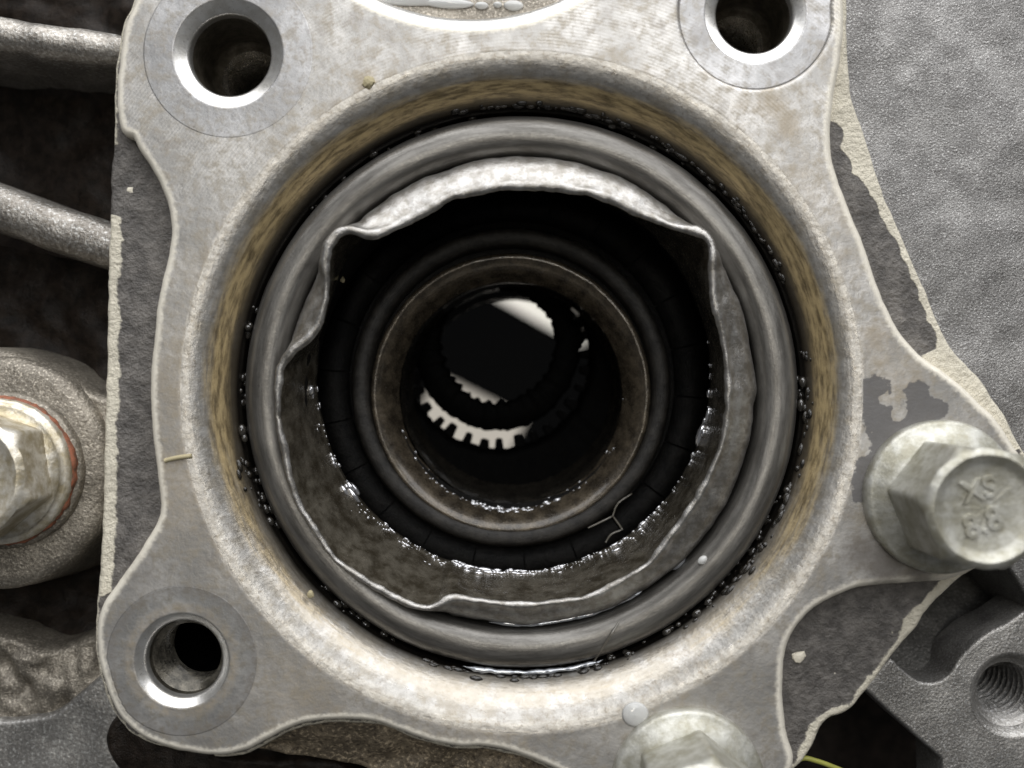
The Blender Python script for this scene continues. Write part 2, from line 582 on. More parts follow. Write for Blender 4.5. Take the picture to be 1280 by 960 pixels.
M_bead = make_wet('glossy_oil_bead', (.02, .018, .015), (.04, .036, .03), .6, (.03, .08), .0, .0, 1.0, .02)
M_gunk = make_wet('black_sludge', (.008, .007, .006), (.03, .025, .018), 1.5, (.12, .3), .0, .0, .4, .5)
M_thread2 = make_wet('oily_steel_thread', (.22, .20, .165), (.46, .43, .38), .8, (.18, .34), .85, .3, .2, .3)
M_glint = make_wet('painted_oil_glint', (.50, .50, .52), (.70, .70, .72), .6, (.08, .16), .8, .0, 1.0, .02)  # pale silver colour stands in for glints on the wet beads
M_race = make_wet('oily_dark_race', (.014, .013, .012), (.036, .033, .029), .5, (.40, .62), .0, .6, .0, .6, .3)
M_brown = make_wet('oily_brown_race', (.036, .029, .021), (.125, .102, .072), .45, (.16, .38), .35, .9, .4, .45)
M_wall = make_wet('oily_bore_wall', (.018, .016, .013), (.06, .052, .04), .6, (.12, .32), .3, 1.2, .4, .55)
M_zinc = make_wet('dull_zinc_plate', (.33, .315, .25), (.53, .525, .48), .4, (.40, .58), .6, .0, .0, .4, .5, 6)
M_zinc_olive = make_wet('yellowed_zinc_plate', (.36, .33, .22), (.56, .54, .45), .5, (.32, .5), .5, .0, .0, .35)
M_steelbolt = make_wet('worn_steel', (.42, .36, .24), (.78, .75, .68), .4, (.30, .48), .6, .0, .0, .6, .5, 5)
M_rust = make_wet('red_rust', (.13, .07, .045), (.36, .12, .06), .9, (.5, .8), .0, .0, .0, .6)
M_thread = make_wet('dirty_thread', (.03, .027, .02), (.12, .108, .085), .8, (.22, .42), .6, .3, .2, .3)
M_holedark = make_wet('dark_hole_wall', (.05, .043, .03), (.15, .13, .10), .8, (.25, .45), .4, .0, .1, .3)
M_chamf2 = make_wet('bright_chamfer', (.58, .56, .52), (.74, .73, .71), .5, (.26, .36), .85, .0, .0, .04)
M_oil = Mat('black_gear_oil').set(Base_Color=(.0015, .0013, .001), Roughness=.0, IOR=1.48).m
M_clear = Mat('clear_oil').set(Base_Color=(.72, .72, .70), Roughness=.04, IOR=1.45, Transmission_Weight=.35).m
M_film = Mat('oil_film').set(Base_Color=(.42, .44, .47), Roughness=.08, IOR=1.5, Coat_Weight=1.0, Metallic=.5).m
M_fibre = Mat('straw_fibre').set(Base_Color=(.38, .33, .20), Roughness=.7).m
M_twig = Mat('olive_fibre').set(Base_Color=(.36, .36, .08), Roughness=.45).m
M_strand = Mat('grey_strand').set(Base_Color=(.12, .11, .09), Roughness=.3, Coat_Weight=.5).m
M_chip = Mat('cream_chip').set(Base_Color=(.68, .63, .52), Roughness=.6).m

# ------------------------------------------------------------------ outlines (read off the photograph)
bowl_c = (587, -258); bowl_r = 296
def bowl_arc(r):
    h = 108.0
    a = math.degrees(math.asin(h / r))
    ang = np.radians(np.linspace(180 - a, a, 60))
    return [(bowl_c[0] + r * math.cos(t), bowl_c[1] + r * math.sin(t)) for t in ang]

body_px = [(179, -40), (170, 0), (157, 33), (151, 67), (147, 110), (147, 140), (146, 180), (142, 210), (141, 245), (141, 283),
           (139, 320), (137, 420), (135, 520), (132, 640), (128, 717), (122, 773), (123, 817), (131, 853), (147, 893),
           (173, 919), (217, 936), (283, 943), (310, 938), (335, 924), (368, 908), (402, 901), (438, 900), (474, 903), (503, 913), (532, 924), (572, 933), (607, 933), (643, 940), (679, 953), (722, 973), (782, 995), (862, 1010), (942, 1000), (987, 962),
           (1010, 935), (1028, 900), (1060, 884), (1083, 858), (1110, 820), (1137, 788), (1158, 757), (1197, 720), (1250, 690), (1300, 662),
           (1315, 630), (1296, 592), (1274, 562), (1252, 520), (1237, 499), (1221, 474), (1190, 443), (1171, 407), (1154, 366), (1137, 328), (1121, 287),
           (1100, 241), (1079, 174), (1061, 120), (1056, 60), (1054, 0), (1045, -60), (1010, -110), (940, -145)]
face_px = [(183, -40), (174, 0), (161, 33), (155, 67), (151, 110), (152, 140), (158, 162), (168, 165), (177, 181), (190, 201), (203, 224), (213, 248), (219, 283),
           (216, 317), (211, 340), (203, 372), (197, 430), (193, 470), (193, 507), (197, 553), (202, 597), (205, 642), (187, 680),
           (167, 710), (148, 737), (134, 756), (127, 778), (127, 815), (135, 851), (151, 889), (176, 914), (218, 931), (278, 939), (307, 932),
           (332, 919), (365, 903), (400, 896), (436, 895), (472, 898), (501, 908), (530, 919), (570, 928), (605, 928), (641, 935),
           (677, 948), (720, 968), (780, 990), (860, 1005), (940, 995), (985, 958), (977, 913), (973, 857), (977, 813), (990, 783), (1010, 760), (1047, 738),
           (1077, 728), (1100, 725), (1147, 722), (1190, 717), (1245, 688), (1292, 660), (1308, 630), (1290, 594), (1267, 567), (1243, 530), (1220, 507), (1187, 477), (1153, 453), (1127, 427),
           (1107, 393), (1090, 353), (1080, 322), (1063, 278), (1043, 226), (1034, 191), (1033, 157), (1037, 122), (1044, 80), (1049, 40), (1049, 0), (1040, -58), (1006, -106), (938, -141)]

def px_loop(px, z, step=4.0, jit=0.0, seed=0, extra=None):
    p = spline(px, step, closed=extra is None)
    if extra is not None: p = np.concatenate([p, extra])
    if jit:
        s = np.cumsum(np.r_[0, np.linalg.norm(np.diff(p, axis=0), axis=1)])
        p = p + normals(p * [1, -1])[:, :] * [1, -1] * ((fbm(s * .07, s * 0, seed) - .5) * 2 * jit)[:, None]
    k = k_of(z)
    return np.stack([(p[:, 0] - 640) * k, (480 - p[:, 1]) * k], 1)

def bowl_px(r): return np.array(bowl_arc(r))[::-1]

# holes: picture centre, chamfer radius, hole radius, spot face radius
HOLES = {'tl': ((285, 66), 68, 51, 106), 'tr': ((945, 15), 63, 48, 100), 'bl': ((227, 826), 59, 48, 94)}
hole_c = {k: T(*v[0]) for k, v in HOLES.items()}

def blobs(V, lst):
    X = V[:, 0] + 640; Y = 480 - V[:, 1]
    g = np.zeros(len(V))
    for (x, y, r, *w) in lst:
        d = np.hypot(X - x, Y - y) / r
        g = np.maximum(g, np.clip(1.25 - d * .8, 0, 1) * (w[0] if w else 1))
    return g

# ------------------------------------------------------------------ the flange
flange = empty('bearing_flange', 'pale grey machined aluminium flange with a large oily round bore and dark cast edges', 'flange', (C0[0], C0[1], -200))

body_loop = px_loop(body_px, -22, 4, 1.2, 3, extra=bowl_px(bowl_r + 20))
face_loop = px_loop(face_px, 0, 4, .9, 8, extra=bowl_px(bowl_r))


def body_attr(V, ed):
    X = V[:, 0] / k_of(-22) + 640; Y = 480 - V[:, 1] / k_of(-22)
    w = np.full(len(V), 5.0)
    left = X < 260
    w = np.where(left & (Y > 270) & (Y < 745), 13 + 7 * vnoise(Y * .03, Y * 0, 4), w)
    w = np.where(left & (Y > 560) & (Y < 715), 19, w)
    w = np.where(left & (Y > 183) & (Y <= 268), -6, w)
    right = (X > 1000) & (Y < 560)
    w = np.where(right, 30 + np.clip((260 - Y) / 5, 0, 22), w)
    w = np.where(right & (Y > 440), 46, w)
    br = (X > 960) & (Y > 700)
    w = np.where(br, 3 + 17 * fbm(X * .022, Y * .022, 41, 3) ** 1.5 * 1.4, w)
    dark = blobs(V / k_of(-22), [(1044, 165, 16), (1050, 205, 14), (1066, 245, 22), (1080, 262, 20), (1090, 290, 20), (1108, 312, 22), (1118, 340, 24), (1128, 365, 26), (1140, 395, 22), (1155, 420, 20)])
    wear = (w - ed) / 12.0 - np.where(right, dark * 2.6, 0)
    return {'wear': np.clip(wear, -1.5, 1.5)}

def body_z(x, y):
    X = x + 640; Y = 480 - y
    return (fbm(x * .02, y * .02, 5) - .5) * 7 - np.clip((X - 150) / 60, 0, 1) * np.where(X < 260, 7, 0)

bh = [circle(C0, 440), *[circle(hole_c[k], HOLES[k][1] + 14) for k in HOLES]]
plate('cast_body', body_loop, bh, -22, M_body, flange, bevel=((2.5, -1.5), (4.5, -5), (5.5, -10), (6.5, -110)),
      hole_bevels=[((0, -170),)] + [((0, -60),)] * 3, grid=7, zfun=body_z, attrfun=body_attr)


def face_attr(V, ed):
    X = V[:, 0] + 640; Y = 480 - V[:, 1]
    grime = blobs(V, [(1093, 490, 22), (1097, 515, 24), (1147, 492, 17), (1152, 512, 22), (1172, 512, 14), (1112, 545, 30), (1132, 533, 26),
                      (1152, 530, 20), (1088, 585, 20), (1080, 603, 18), (1075, 620, 10)])
    holes_ = blobs(V, [(1106, 500, 9), (1124, 519, 11), (1077, 551, 9)])
    grime = np.clip(grime - 1.5 * np.clip(holes_ - .35, 0, 1), 0, 1)
    r = np.hypot(X - 652, Y - 490)
    th = np.degrees(np.arctan2(490 - Y, X - 652))
    stain = np.clip(1 - np.abs(r - 425) / 40, 0, 1) * .34
    stain = np.maximum(stain, blobs(V, [(965, 130, 22, .75), (985, 158, 20, .8), (930, 130, 14, .55), (1095, 420, 26, .62), (1100, 450, 22, .6), (458, 104, 22, .7),
                                        (250, 480, 120, .56), (240, 600, 100, .58), (270, 360, 70, .5), (300, 690, 60, .5), (380, 870, 90, .48), (1060, 260, 60, .40), (1020, 330, 70, .40), (1120, 470, 60, .5),
                                        (1000, 230, 60, .42), (590, 935, 110, .5), (370, 760, 50, .45), (680, 880, 70, .45), (1160, 600, 130, .38)]))
    soil_shade = blobs(V, [(1075, 690, 30, .9), (1105, 705, 34, 1.0), (1060, 650, 22, .5), (1150, 715, 26, .9), (560, 905, 60, .35), (450, 880, 60, .3), (180, 720, 40, .5)])  # dark brown shading below the right bolt painted in, soil smudges elsewhere
    marks = np.clip((300 - Y) / 160, 0.0, 1)
    return {'grime': grime, 'stain': stain, 'soil_shade': soil_shade, 'marks': marks}

def face_z(x, y): return (fbm(x * .012, y * .012, 2) - .5) * 1.2 * np.clip((np.hypot(x - C0[0], y - C0[1]) - 434) / 50, 0, 1)
fh = [circle(C0, 428)] + [circle(hole_c[k], HOLES[k][3], 200) for k in HOLES]
# the lower-left spot face runs out over the edge: keep its circle inside the outline
def clip_in(c, marg):
    out = c.copy(); ctr = c.mean(0)
    for i in range(len(out)):
        for _ in range(60):
            if inside(face_loop, out[i:i+1])[0] and dist_to(face_loop, out[i:i+1])[0] > marg: break
            out[i] = ctr + (out[i] - ctr) * .985
    return out
fh = [fh[0]] + [clip_in(c, 5) for c in fh[1:]]
hb = (); hb_tr = ((1.5, -.4), (3.2, -1.8), (4.0, -3.2))
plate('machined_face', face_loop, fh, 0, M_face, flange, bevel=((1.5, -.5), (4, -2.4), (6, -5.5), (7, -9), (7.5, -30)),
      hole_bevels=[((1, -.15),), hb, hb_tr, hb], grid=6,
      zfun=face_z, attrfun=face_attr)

ANG0 = 40
for key in HOLES:
    ctr = hole_c[key]; _, rc, rh, rs_ = HOLES[key]
    ring_loop = fh[1 + list(HOLES).index(key)]
    m = M_spotdark if key == 'bl' else M_spot
    nn = normals(ring_loop)
    lp = ring_loop - nn * (3.6 if key == 'tr' else -1.0)
    def sattr(V, ed, key=key, ctr=ctr, rs_=rs_):
        r = np.hypot(V[:, 0] - ctr[0], V[:, 1] - ctr[1])
        st = np.clip(1 - np.abs(r - 66) / 14, 0, 1) * (.65 if key == 'bl' else .15)
        so = np.clip((r - 72) / 14, 0, 1) * (.62 if key == 'bl' else .0)
        return {'stain': st, 'soil_shade': so, 'grime': np.zeros(len(V)), 'marks': np.full(len(V), .9 if key == 'tr' else .35), 'edge': np.full(len(V), 40.0)}
    plate('spot_face', lp, [circle(ctr, rc)], -3.1 if key == 'tr' else -.25, m, flange, bevel=((0, -.3),), hole_bevels=[((.1, -.2),)], grid=6, attrfun=sattr, zfun=face_z)
    hole = lathe('hole_chamfer', ctr, [(rc + .5, -.2 if key != 'tr' else -3), (rc - 1.2, -1.2 if key != 'tr' else -3.6), (rh + 3, -7.5), (rh + .8, -9.5), (rh, -15), (rh, -24)], M_chamf2, flange, n=96)
    if key == 'bl':
        pr = [(rh, -22), (rh - 1, -30)]
        z = -30
        while z > -96:
            pr += [(rh - 1, z), (rh - 8, z - 5), (rh - 1, z - 10)]; z -= 12
        lathe('thread', ctr, pr, M_thread, hole, n=72, angle=20)
        lathe('hole_wall', ctr, [(rh - 1, z + 1), (rh - 1, -640)], M_black, hole, n=48)
        lathe('hole_floor', ctr, [(rh, -638), (2, -640)], M_black, hole, n=32)
    else:
        lathe('hole_wall', ctr, [(rh, -22), (rh - .5, -105), (rh - 1, -118), (rh - 9, -124)], M_holedark, hole, n=72)
        pr = [(rh - 9, -124)]; z = -126
        while z > -330:
            pr += [(rh - 9, z), (rh - 15, z - 6), (rh - 9, z - 12)]; z -= 14
        lathe('thread', ctr, pr, M_thread2, hole, n=72, angle=20)
        lathe('hole_floor', ctr, [(rh - 8, z), (2, z - 15)], M_holedark, hole, n=48)

# lead-in chamfer of the bore, its seat and the groove
lathe('bore_chamfer', C0, [(429, -.2), (422, -.8), (414, -2.6), (405, -6), (396, -11), (388, -18), (380, -26), (373, -35), (368, -45), (366, -60), (365, -105)],
      M_chamf, flange, n=360, wob=(1.6, 14), seed=4)
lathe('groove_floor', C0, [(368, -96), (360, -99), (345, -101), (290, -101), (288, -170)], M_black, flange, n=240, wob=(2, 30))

# round bowl cut into the top edge
bc = T(*bowl_c)
lathe('bowl_chamfer', bc, [(bowl_r + 2.5, -.4), (bowl_r - 2, -1.4), (bowl_r - 8, -4.0), (bowl_r - 15, -7.2), (bowl_r - 18, -12), (bowl_r - 19, -46)], M_chamf2, flange, n=160, a0=-160, a1=-20, wob=(1.6, 10))
lathe('bowl_floor', bc, [(bowl_r - 17, -44), (bowl_r - 40, -47), (bowl_r - 90, -48)], M_boss, flange, n=120, a0=-160, a1=-20, wob=(2, 12))

# ------------------------------------------------------------------ seal ring, crushed sleeve
def kR(r, z): return r * k_of(z)
cR = T(652, 490, -30)
prof = []
for i in range(0, 23):
    a = R(180 * i / 22)
    prof.append((kR(322.5, -40) + 26 * math.cos(a), -62 + 30 * math.sin(a) ** .6))
prof = [(prof[0][0] + 4.5, -97), (prof[0][0] + 4.5, -68), (prof[0][0] + 3.4, -65.5), (prof[0][0] + .6, -66.5)] + prof + [(prof[-1][0], -99)]
lathe('seal_ring', cR, prof, M_ring, None, n=320, wob=(1.6, 9), seed=11, origin=(cR[0], cR[1], -98))
tag(bpy.data.objects['seal_ring'], 'rounded grey steel ring seated in the bore around the crushed sleeve', 'ring')

lip_px = [(437, 287), (467, 292), (507, 276), (535, 260), (560, 247), (600, 236), (650, 231), (709, 235), (760, 246), (802, 266), (844, 283), (872, 290), (886, 299),
          (892, 315), (891, 340), (894, 377), (901, 405), (906, 430), (909, 460), (911, 485), (909, 520), (903, 553), (892, 582), (873, 622), (846, 660),
          (818, 697), (806, 710), (794, 716), (770, 731), (748, 742), (729, 749), (695, 753), (661, 757), (626, 755), (585, 750), (562, 749), (549, 756), (533, 761), (502, 752),
          (465, 731), (420, 700), (392, 660), (374, 632), (364, 605), (356, 567), (348, 533), (347, 487), (352, 455), (366, 438), (382, 425), (396, 408), (404, 384), (408, 350), (406, 325), (412, 303), (423, 291)]
lip = spline(lip_px, 4.0)
sl = np.cumsum(np.r_[0, np.linalg.norm(np.diff(lip, axis=0), axis=1)])
angl = np.arctan2(490 - lip[:, 1], lip[:, 0] - 648)
lz = -4 + 10 * (fbm(np.cos(angl) * 1.3 + 3, np.sin(angl) * 1.3 + 3, 2) - .5) + 3 * (vnoise(sl * .06, sl * 0, 5) - .5)
lz += 10 * np.exp(-((np.degrees(angl) - 32) / 16) ** 2) + 10 * np.exp(-((np.degrees(angl) - 138) / 14) ** 2)
lz -= 16 * np.clip(-np.sin(angl), 0, 1)
lz += 8 * np.clip(np.sin(angl), 0, 1)
V = []; n = len(lip)
lip_n = normals(lip * [1, -1])
rows = []
lip_w = np.stack([(lip[:, 0] - 640) * (D - lz) / D, (480 - lip[:, 1]) * (D - lz) / D], 1)
lip_w = lip_w + lip_n * (fbm(sl * .09, sl * 0, 9) - .5)[:, None] * 3.0
base_w = np.stack([T(652, 490, -85)[0] + kR(282, -85) * np.cos(angl), T(652, 490, -85)[1] + kR(282, -85) * np.sin(angl)], 1)
bot_c = T(642, 468, -150)
bot_w = np.stack([bot_c[0] + kR(250, -150) * np.cos(angl), bot_c[1] + kR(250, -150) * np.sin(angl)], 1)
TH = (2.6 + 4.2 * fbm(sl * .035, sl * 0, 63, 3) + 1.5 * np.clip(np.sin(angl), 0, 1))[:, None]
for t in (1.0, .8, .6, .42, .26, .12, .04):          # outer flank, base -> lip
    b = 1 - (1 - t) ** 2.3
    xy = lip_w + lip_n * TH + (base_w - lip_w) * b
    z = lz - 3 + (-98 - lz) * (.30 * t + .70 * t ** 3)
    if t < .9:
        xy = xy + lip_n * ((fbm(sl * .03, np.full(n, t * 5), 7, 5) - .5) * 7 * (1 - t))[:, None]
    rows.append(np.column_stack([xy, z]))
for off, dz in ((TH * .8, 0), (TH * .35, 1.8), (-TH * .2, 2.0), (-TH * .75, .6), (-TH, -2)):
    rows.append(np.column_stack([lip_w + lip_n * off, lz + dz]))
inner_start = len(rows) - 1
for t in (.12, .28, .46, .64, .82, .94, 1.0):
    b = t ** .9
    xy = lip_w - lip_n * TH + (bot_w - lip_w) * b
    z = lz - 2 + (-150 - lz) * t
    xy = xy + lip_n * ((fbm(sl * .025, np.full(n, t * 3), 21, 4) - .5) * 6 * t * (1 - t) * 3)[:, None]
    rows.append(np.column_stack([xy, z]))
rows.append(np.column_stack([bot_w + (bot_w - np.array(bot_c)) * -.006, np.full(n, -154.0)]))
rows.append(np.column_stack([bot_w, np.full(n, -175.0)]))
rows.append(np.column_stack([bot_w + (bot_w - np.array(bot_c)) * .05, np.full(n, -215.0)]))

def strip(rows):
    V = np.concatenate(rows); F = []; m = len(rows[0])
    for i in range(len(rows) - 1):
        for j in range(m):
            k = (j + 1) % m
            F.append((i * m + j, (i + 1) * m + j, (i + 1) * m + k, i * m + k))
    return V, [f[::-1] for f in F]

sleeve = empty('crushed_sleeve', 'thin steel sleeve with a bent, crushed lip standing inside the seal ring', 'sleeve', (cR[0], cR[1], -95))
mesh_obj('outer_flank', *strip(rows[:inner_start + 1]), M_sleeve, sleeve)
mesh_obj('inner_wall', *strip(rows[inner_start:]), M_sleevein, sleeve)

# ------------------------------------------------------------------ bearing down in the bore
bearing = empty('oily_bearing', 'black oily bearing with dark rings deep inside the crushed sleeve', 'bearing', (*T(638, 486, -260), -260))
bc1 = T(640, 480, -235)
lathe('cage_floor', bc1, [(kR(262, -235), -215), (kR(258, -235), -236), (kR(150, -235), -240)], M_black, bearing, n=160, wob=(3, 16))
proto = None
NSEG = 22
for i in range(NSEG):
    a0 = 360 / NSEG * i + 4
    if proto is None:
        aa = np.radians(np.linspace(-7.9, 7.9, 9)); V = []; F = []
        for r, z in ((kR(249, -228), -236), (kR(247, -228), -229), (kR(225, -228), -228), (kR(206, -228), -229), (kR(204, -228), -238)):
            for q in aa: V.append((bc1[0] + r * math.cos(q), bc1[1] + r * math.sin(q), z))
        m_ = len(aa)
        for r in range(4):
            for q in range(m_ - 1): F.append((r * m_ + q, (r + 1) * m_ + q, (r + 1) * m_ + q + 1, r * m_ + q + 1))
        proto = mesh_obj('cage_segment', [(v[0] - bc1[0], v[1] - bc1[1], v[2]) for v in V], F, M_black)
        proto.parent = bearing
        seg = proto
    else:
        seg = proto.copy(); scene.collection.objects.link(seg); seg.parent = bearing
    seg.location = Vector((bc1[0] * U, bc1[1] * U, 0)) - bearing.location
    seg.rotation_euler = (0, 0, R(a0))
rc1 = T(638.5, 484, -205)
lathe('outer_race', rc1, [(kR(204, -205), -236), (kR(199, -205), -212), (kR(197, -205), -206), (kR(193, -205), -203), (kR(183, -205), -204), (kR(179, -205), -208), (kR(177, -205), -236)], M_race, bearing, n=180, wob=(1.6, 16), seed=2)
rc2 = T(638.5, 492, -205)
inner_race = lathe('inner_race', rc2, [(kR(178, -215), -240), (kR(175.5, -205), -212), (kR(173, -205), -206), (kR(168, -205), -207), (kR(155, -210), -222), (kR(146, -220), -240), (kR(143, -225), -246), (kR(141.5, -225), -250)],
      M_brown, bearing, n=180, wob=(2, 14), seed=6)

hub = empty('splined_hub', 'oil-black hollow hub with spline teeth at the bottom of the bore', 'hub', (*T(640, 485, -430), -440))
hc = T(641, 490, -225)
h2 = T(640, 481, -400)
rows_h = []
aa = np.linspace(0, 2 * math.pi, 180, endpoint=False)
for t in np.linspace(0, 1, 10):
    c = np.array(hc) * (1 - t) + np.array(h2) * t
    r = kR(142.5, -225) * (1 - t) + kR(124, -400) * t - 3 * math.sin(t * 9)
    w = (fbm(np.cos(aa) * 10 + 3, np.sin(aa) * 10 + t * 6, 8) - .5) * 3
    rows_h.append(np.column_stack([c[0] + (r + w) * np.cos(aa), c[1] + (r + w) * np.sin(aa), np.full(180, -249 - 186 * t)]))
Vh, Fh = strip(rows_h)
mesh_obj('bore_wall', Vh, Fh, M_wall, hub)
# spline teeth standing just proud of the oil
sc_ = T(622, 446, -405)
NT = 32
tooth = None
for i in range(NT):
    a = 360 / NT * i + 2
    r0, r1 = kR(102, -405), kR(126, -405)
    if tooth is None:
        hw0, hw1 = 7.9, 10.8
        V = [(r0, -hw0, -18), (r0, hw0, -18), (r1, hw1, -18), (r1, -hw1, -18), (r0 + 2, -hw0 * .55, 6), (r0 + 2, hw0 * .55, 6), (r1, hw1 * .8, 8), (r1, -hw1 * .8, 8), (r0 - 1.5, 0, -16), (r0 + .5, 0, 4)]
        F = [(4, 5, 6, 7), (0, 3, 7, 4), (1, 5, 6, 2), (0, 4, 9, 8), (8, 9, 5, 1), (4, 9, 5)]
        tooth = mesh_obj('spline_tooth', V, F, M_deep, smooth=False)
        tooth.parent = hub; t_ = tooth
    else:
        t_ = tooth.copy(); scene.collection.objects.link(t_); t_.parent = hub
    t_.location = Vector((sc_[0] * U, sc_[1] * U, -412 * U)) - hub.location
    t_.rotation_euler = (0, 0, R(a + math.sin(i * 2.3) * 1.1)); t_.scale = (1 + .02 * math.sin(i * 1.7), 1 + .13 * math.sin(i * 3.1), 1)
# step ring dividing the oil surface, and the root of the spline outside the teeth
st_c = T(621, 438, -405)
aa = np.linspace(0, 2 * math.pi, 240, endpoint=False)
up = np.clip(.5 + np.sin(aa - R(-10)) * 1.1, 0, 1)
wr = (fbm(np.cos(aa) * 16 + 3, np.sin(aa) * 16 + 4, 31, 3) - .5)
ri = (65 + 11 * up) + wr * 7 + 2.2 * np.sin(aa * 30) * (1 - up)
ro = (100.5 + 8 * up) + (fbm(np.cos(aa) * 14 + 8, np.sin(aa) * 14 + 9, 35, 3) - .5) * (6 + 14 * up)
kk = k_of(-405); rows_s = []
for rad, z in ((ro + .5, -424), (ro, -406), (ro - 4, -403), (ri + 4, -403), (ri, -406), (ri - .5, -424)):
    rows_s.append(np.column_stack([st_c[0] + rad * kk * np.cos(aa), st_c[1] + rad * kk * np.sin(aa), np.full(240, float(z))]))
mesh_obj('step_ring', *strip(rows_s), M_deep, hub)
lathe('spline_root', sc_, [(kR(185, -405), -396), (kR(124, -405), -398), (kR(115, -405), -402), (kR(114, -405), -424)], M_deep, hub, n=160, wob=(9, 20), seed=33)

ok_c = T(640, 478, -418)
ring_o = circle(ok_c, kR(150, -418), 96)
mesh_obj('gear_oil', [(p[0], p[1], -418) for p in ring_o], [tuple(range(96))], M_oil, None, smooth=False, origin=(ok_c[0], ok_c[1], -418))
tag(bpy.data.objects['gear_oil'], 'still black oil at the bottom of the bore mirroring ceiling lamps', 'oil')

# ------------------------------------------------------------------ bolts
def hex_bolt(name, label, c_px, zf, rot, m, Rf=95, Hh=118, Rh=76, mark=None, rust=False, mflange=None):
    c = T(c_px[0], c_px[1], zf)
    root = empty(name, label, 'bolt', (c[0], c[1], zf - 22), 'hex bolts with round flanges')
    lathe('flange_washer', c, [(Rf - 2, zf - 22), (Rf, zf - 20), (Rf, zf - 6), (Rf - 1.5, zf - 2.5), (Rf - 5, zf - .5), (Rf - 12, zf + 1.5), (Rh + 2, zf + 8), (Rh - 16, zf + 11)], mflange or m, root, n=96, wob=(1.5, 6), seed=len(name) + int(c_px[0]))
    # hex head with rounded corners, chamfered crown and dished top
    na = 180; V = []; F = []
    aa = np.linspace(0, 2 * math.pi, na, endpoint=False)
    def hexr(s, round_):
        q = (aa - R(rot)) % (math.pi / 3)
        hx = s * math.cos(math.pi / 6) / np.cos(q - math.pi / 6)
        return np.minimum(hx, s * round_)
    top = zf + Hh
    rr = [(hexr(Rh, .985), zf + 2), (hexr(Rh, .985), top - 17), (np.minimum(hexr(Rh, .985), Rh * .955), top - 12), (np.full(na, Rh * .90), top - 5.5),
          (np.full(na, Rh * .855), top - 1.5), (np.full(na, Rh * .80), top), (np.full(na, Rh * .755), top - 1.5), (np.full(na, Rh * .70), top - 6), (np.full(na, Rh * .62), top - 8), (np.full(na, Rh * .3), top - 8.5), (np.full(na, 1.0), top - 8.5)]
    for r, z in rr:
        w = (fbm(np.cos(aa) * 5 + 3, np.sin(aa) * 5 + z * .03, int(c_px[0]) % 50) - .5) * 2.2
        V += list(np.column_stack([c[0] + (r + w) * np.cos(aa), c[1] + (r + w) * np.sin(aa), np.full(na, z) + w * .3]))
    for i in range(len(rr) - 1):
        for j in range(na):
            k = (j + 1) % na
            F.append((i * na + j, i * na + k, (i + 1) * na + k, (i + 1) * na + j))
    mesh_obj('hex_head', V, F, m, root, angle=32)
    if mark:
        for txt, dx, dy, size, rz in mark:
            cu = bpy.data.curves.new('marking', 'FONT'); cu.body = txt; cu.size = size * U; cu.extrude = .9 * U; cu.bevel_depth = .7 * U; cu.offset = .5 * U
            cu.align_x = 'CENTER'; cu.align_y = 'CENTER'
            to = bpy.data.objects.new('marking', cu); scene.collection.objects.link(to)
            dg = bpy.context.evaluated_depsgraph_get()
            me = bpy.data.meshes.new_from_object(to.evaluated_get(dg)); bpy.data.objects.remove(to)
            me.materials.clear(); me.materials.append(m)
            mo = bpy.data.objects.new('marking', me); scene.collection.objects.link(mo); mo.parent = root
            mo.location = Vector(((c[0] + dx) * U, (c[1] + dy) * U, (top - 7.5) * U)) - root.location
            mo.rotation_euler = (0, 0, R(rz))
    if rust:
        lathe('rust_ring', c, [(Rf + 2, zf - 22), (Rf + 2.5, zf - 16), (Rf + .5, zf - 11), (Rf - 4, zf - 10)], M_rust, root, n=120, wob=(7, 9), seed=5)
        lathe('washer', c, [(Rf + 8, zf - 34), (Rf + 8, zf - 25), (Rf + 5, zf - 21), (Rf - 4, zf - 20)], M_boss, root, n=90, wob=(3, 5), seed=3)
    return root

hex_bolt('hex_bolt', 'dull zinc hex flange bolt marked 8.8 at the right edge of the flange', (1181, 622), 20, 172, M_zinc,
         mark=[('8.8', -3, -17, 37, 20), ('XS', -7, 20, 34, 14)], mflange=M_zinc)
hex_bolt('hex_bolt', 'pale hex flange bolt cut off by the bottom edge of the picture', (862, 985), 18, 82, M_zinc, Hh=112)
hex_bolt('hex_bolt', 'worn steel bolt ringed with red rust on the brown boss at the left', (-6, 590), -70, 100, M_steelbolt, Rf=97, Rh=86, Hh=86, rust=True)

# ------------------------------------------------------------------ gearbox housing behind the flange
housing = empty('gearbox_housing', 'cast aluminium gearbox housing with ribs, boss and bracket behind the flange', 'housing', (0, 0, -700))

def attr0(V, ed): return {'wear': np.full(len(V), -1.0)}

# black bottom of the hollows: one sheet under everything
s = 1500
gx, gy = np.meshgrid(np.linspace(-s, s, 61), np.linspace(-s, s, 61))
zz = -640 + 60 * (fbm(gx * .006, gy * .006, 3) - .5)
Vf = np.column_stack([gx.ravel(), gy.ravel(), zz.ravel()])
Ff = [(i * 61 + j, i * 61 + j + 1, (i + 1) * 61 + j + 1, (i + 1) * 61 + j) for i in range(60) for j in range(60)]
mesh_obj('hollow_floor', Vf, Ff, M_sink, housing)

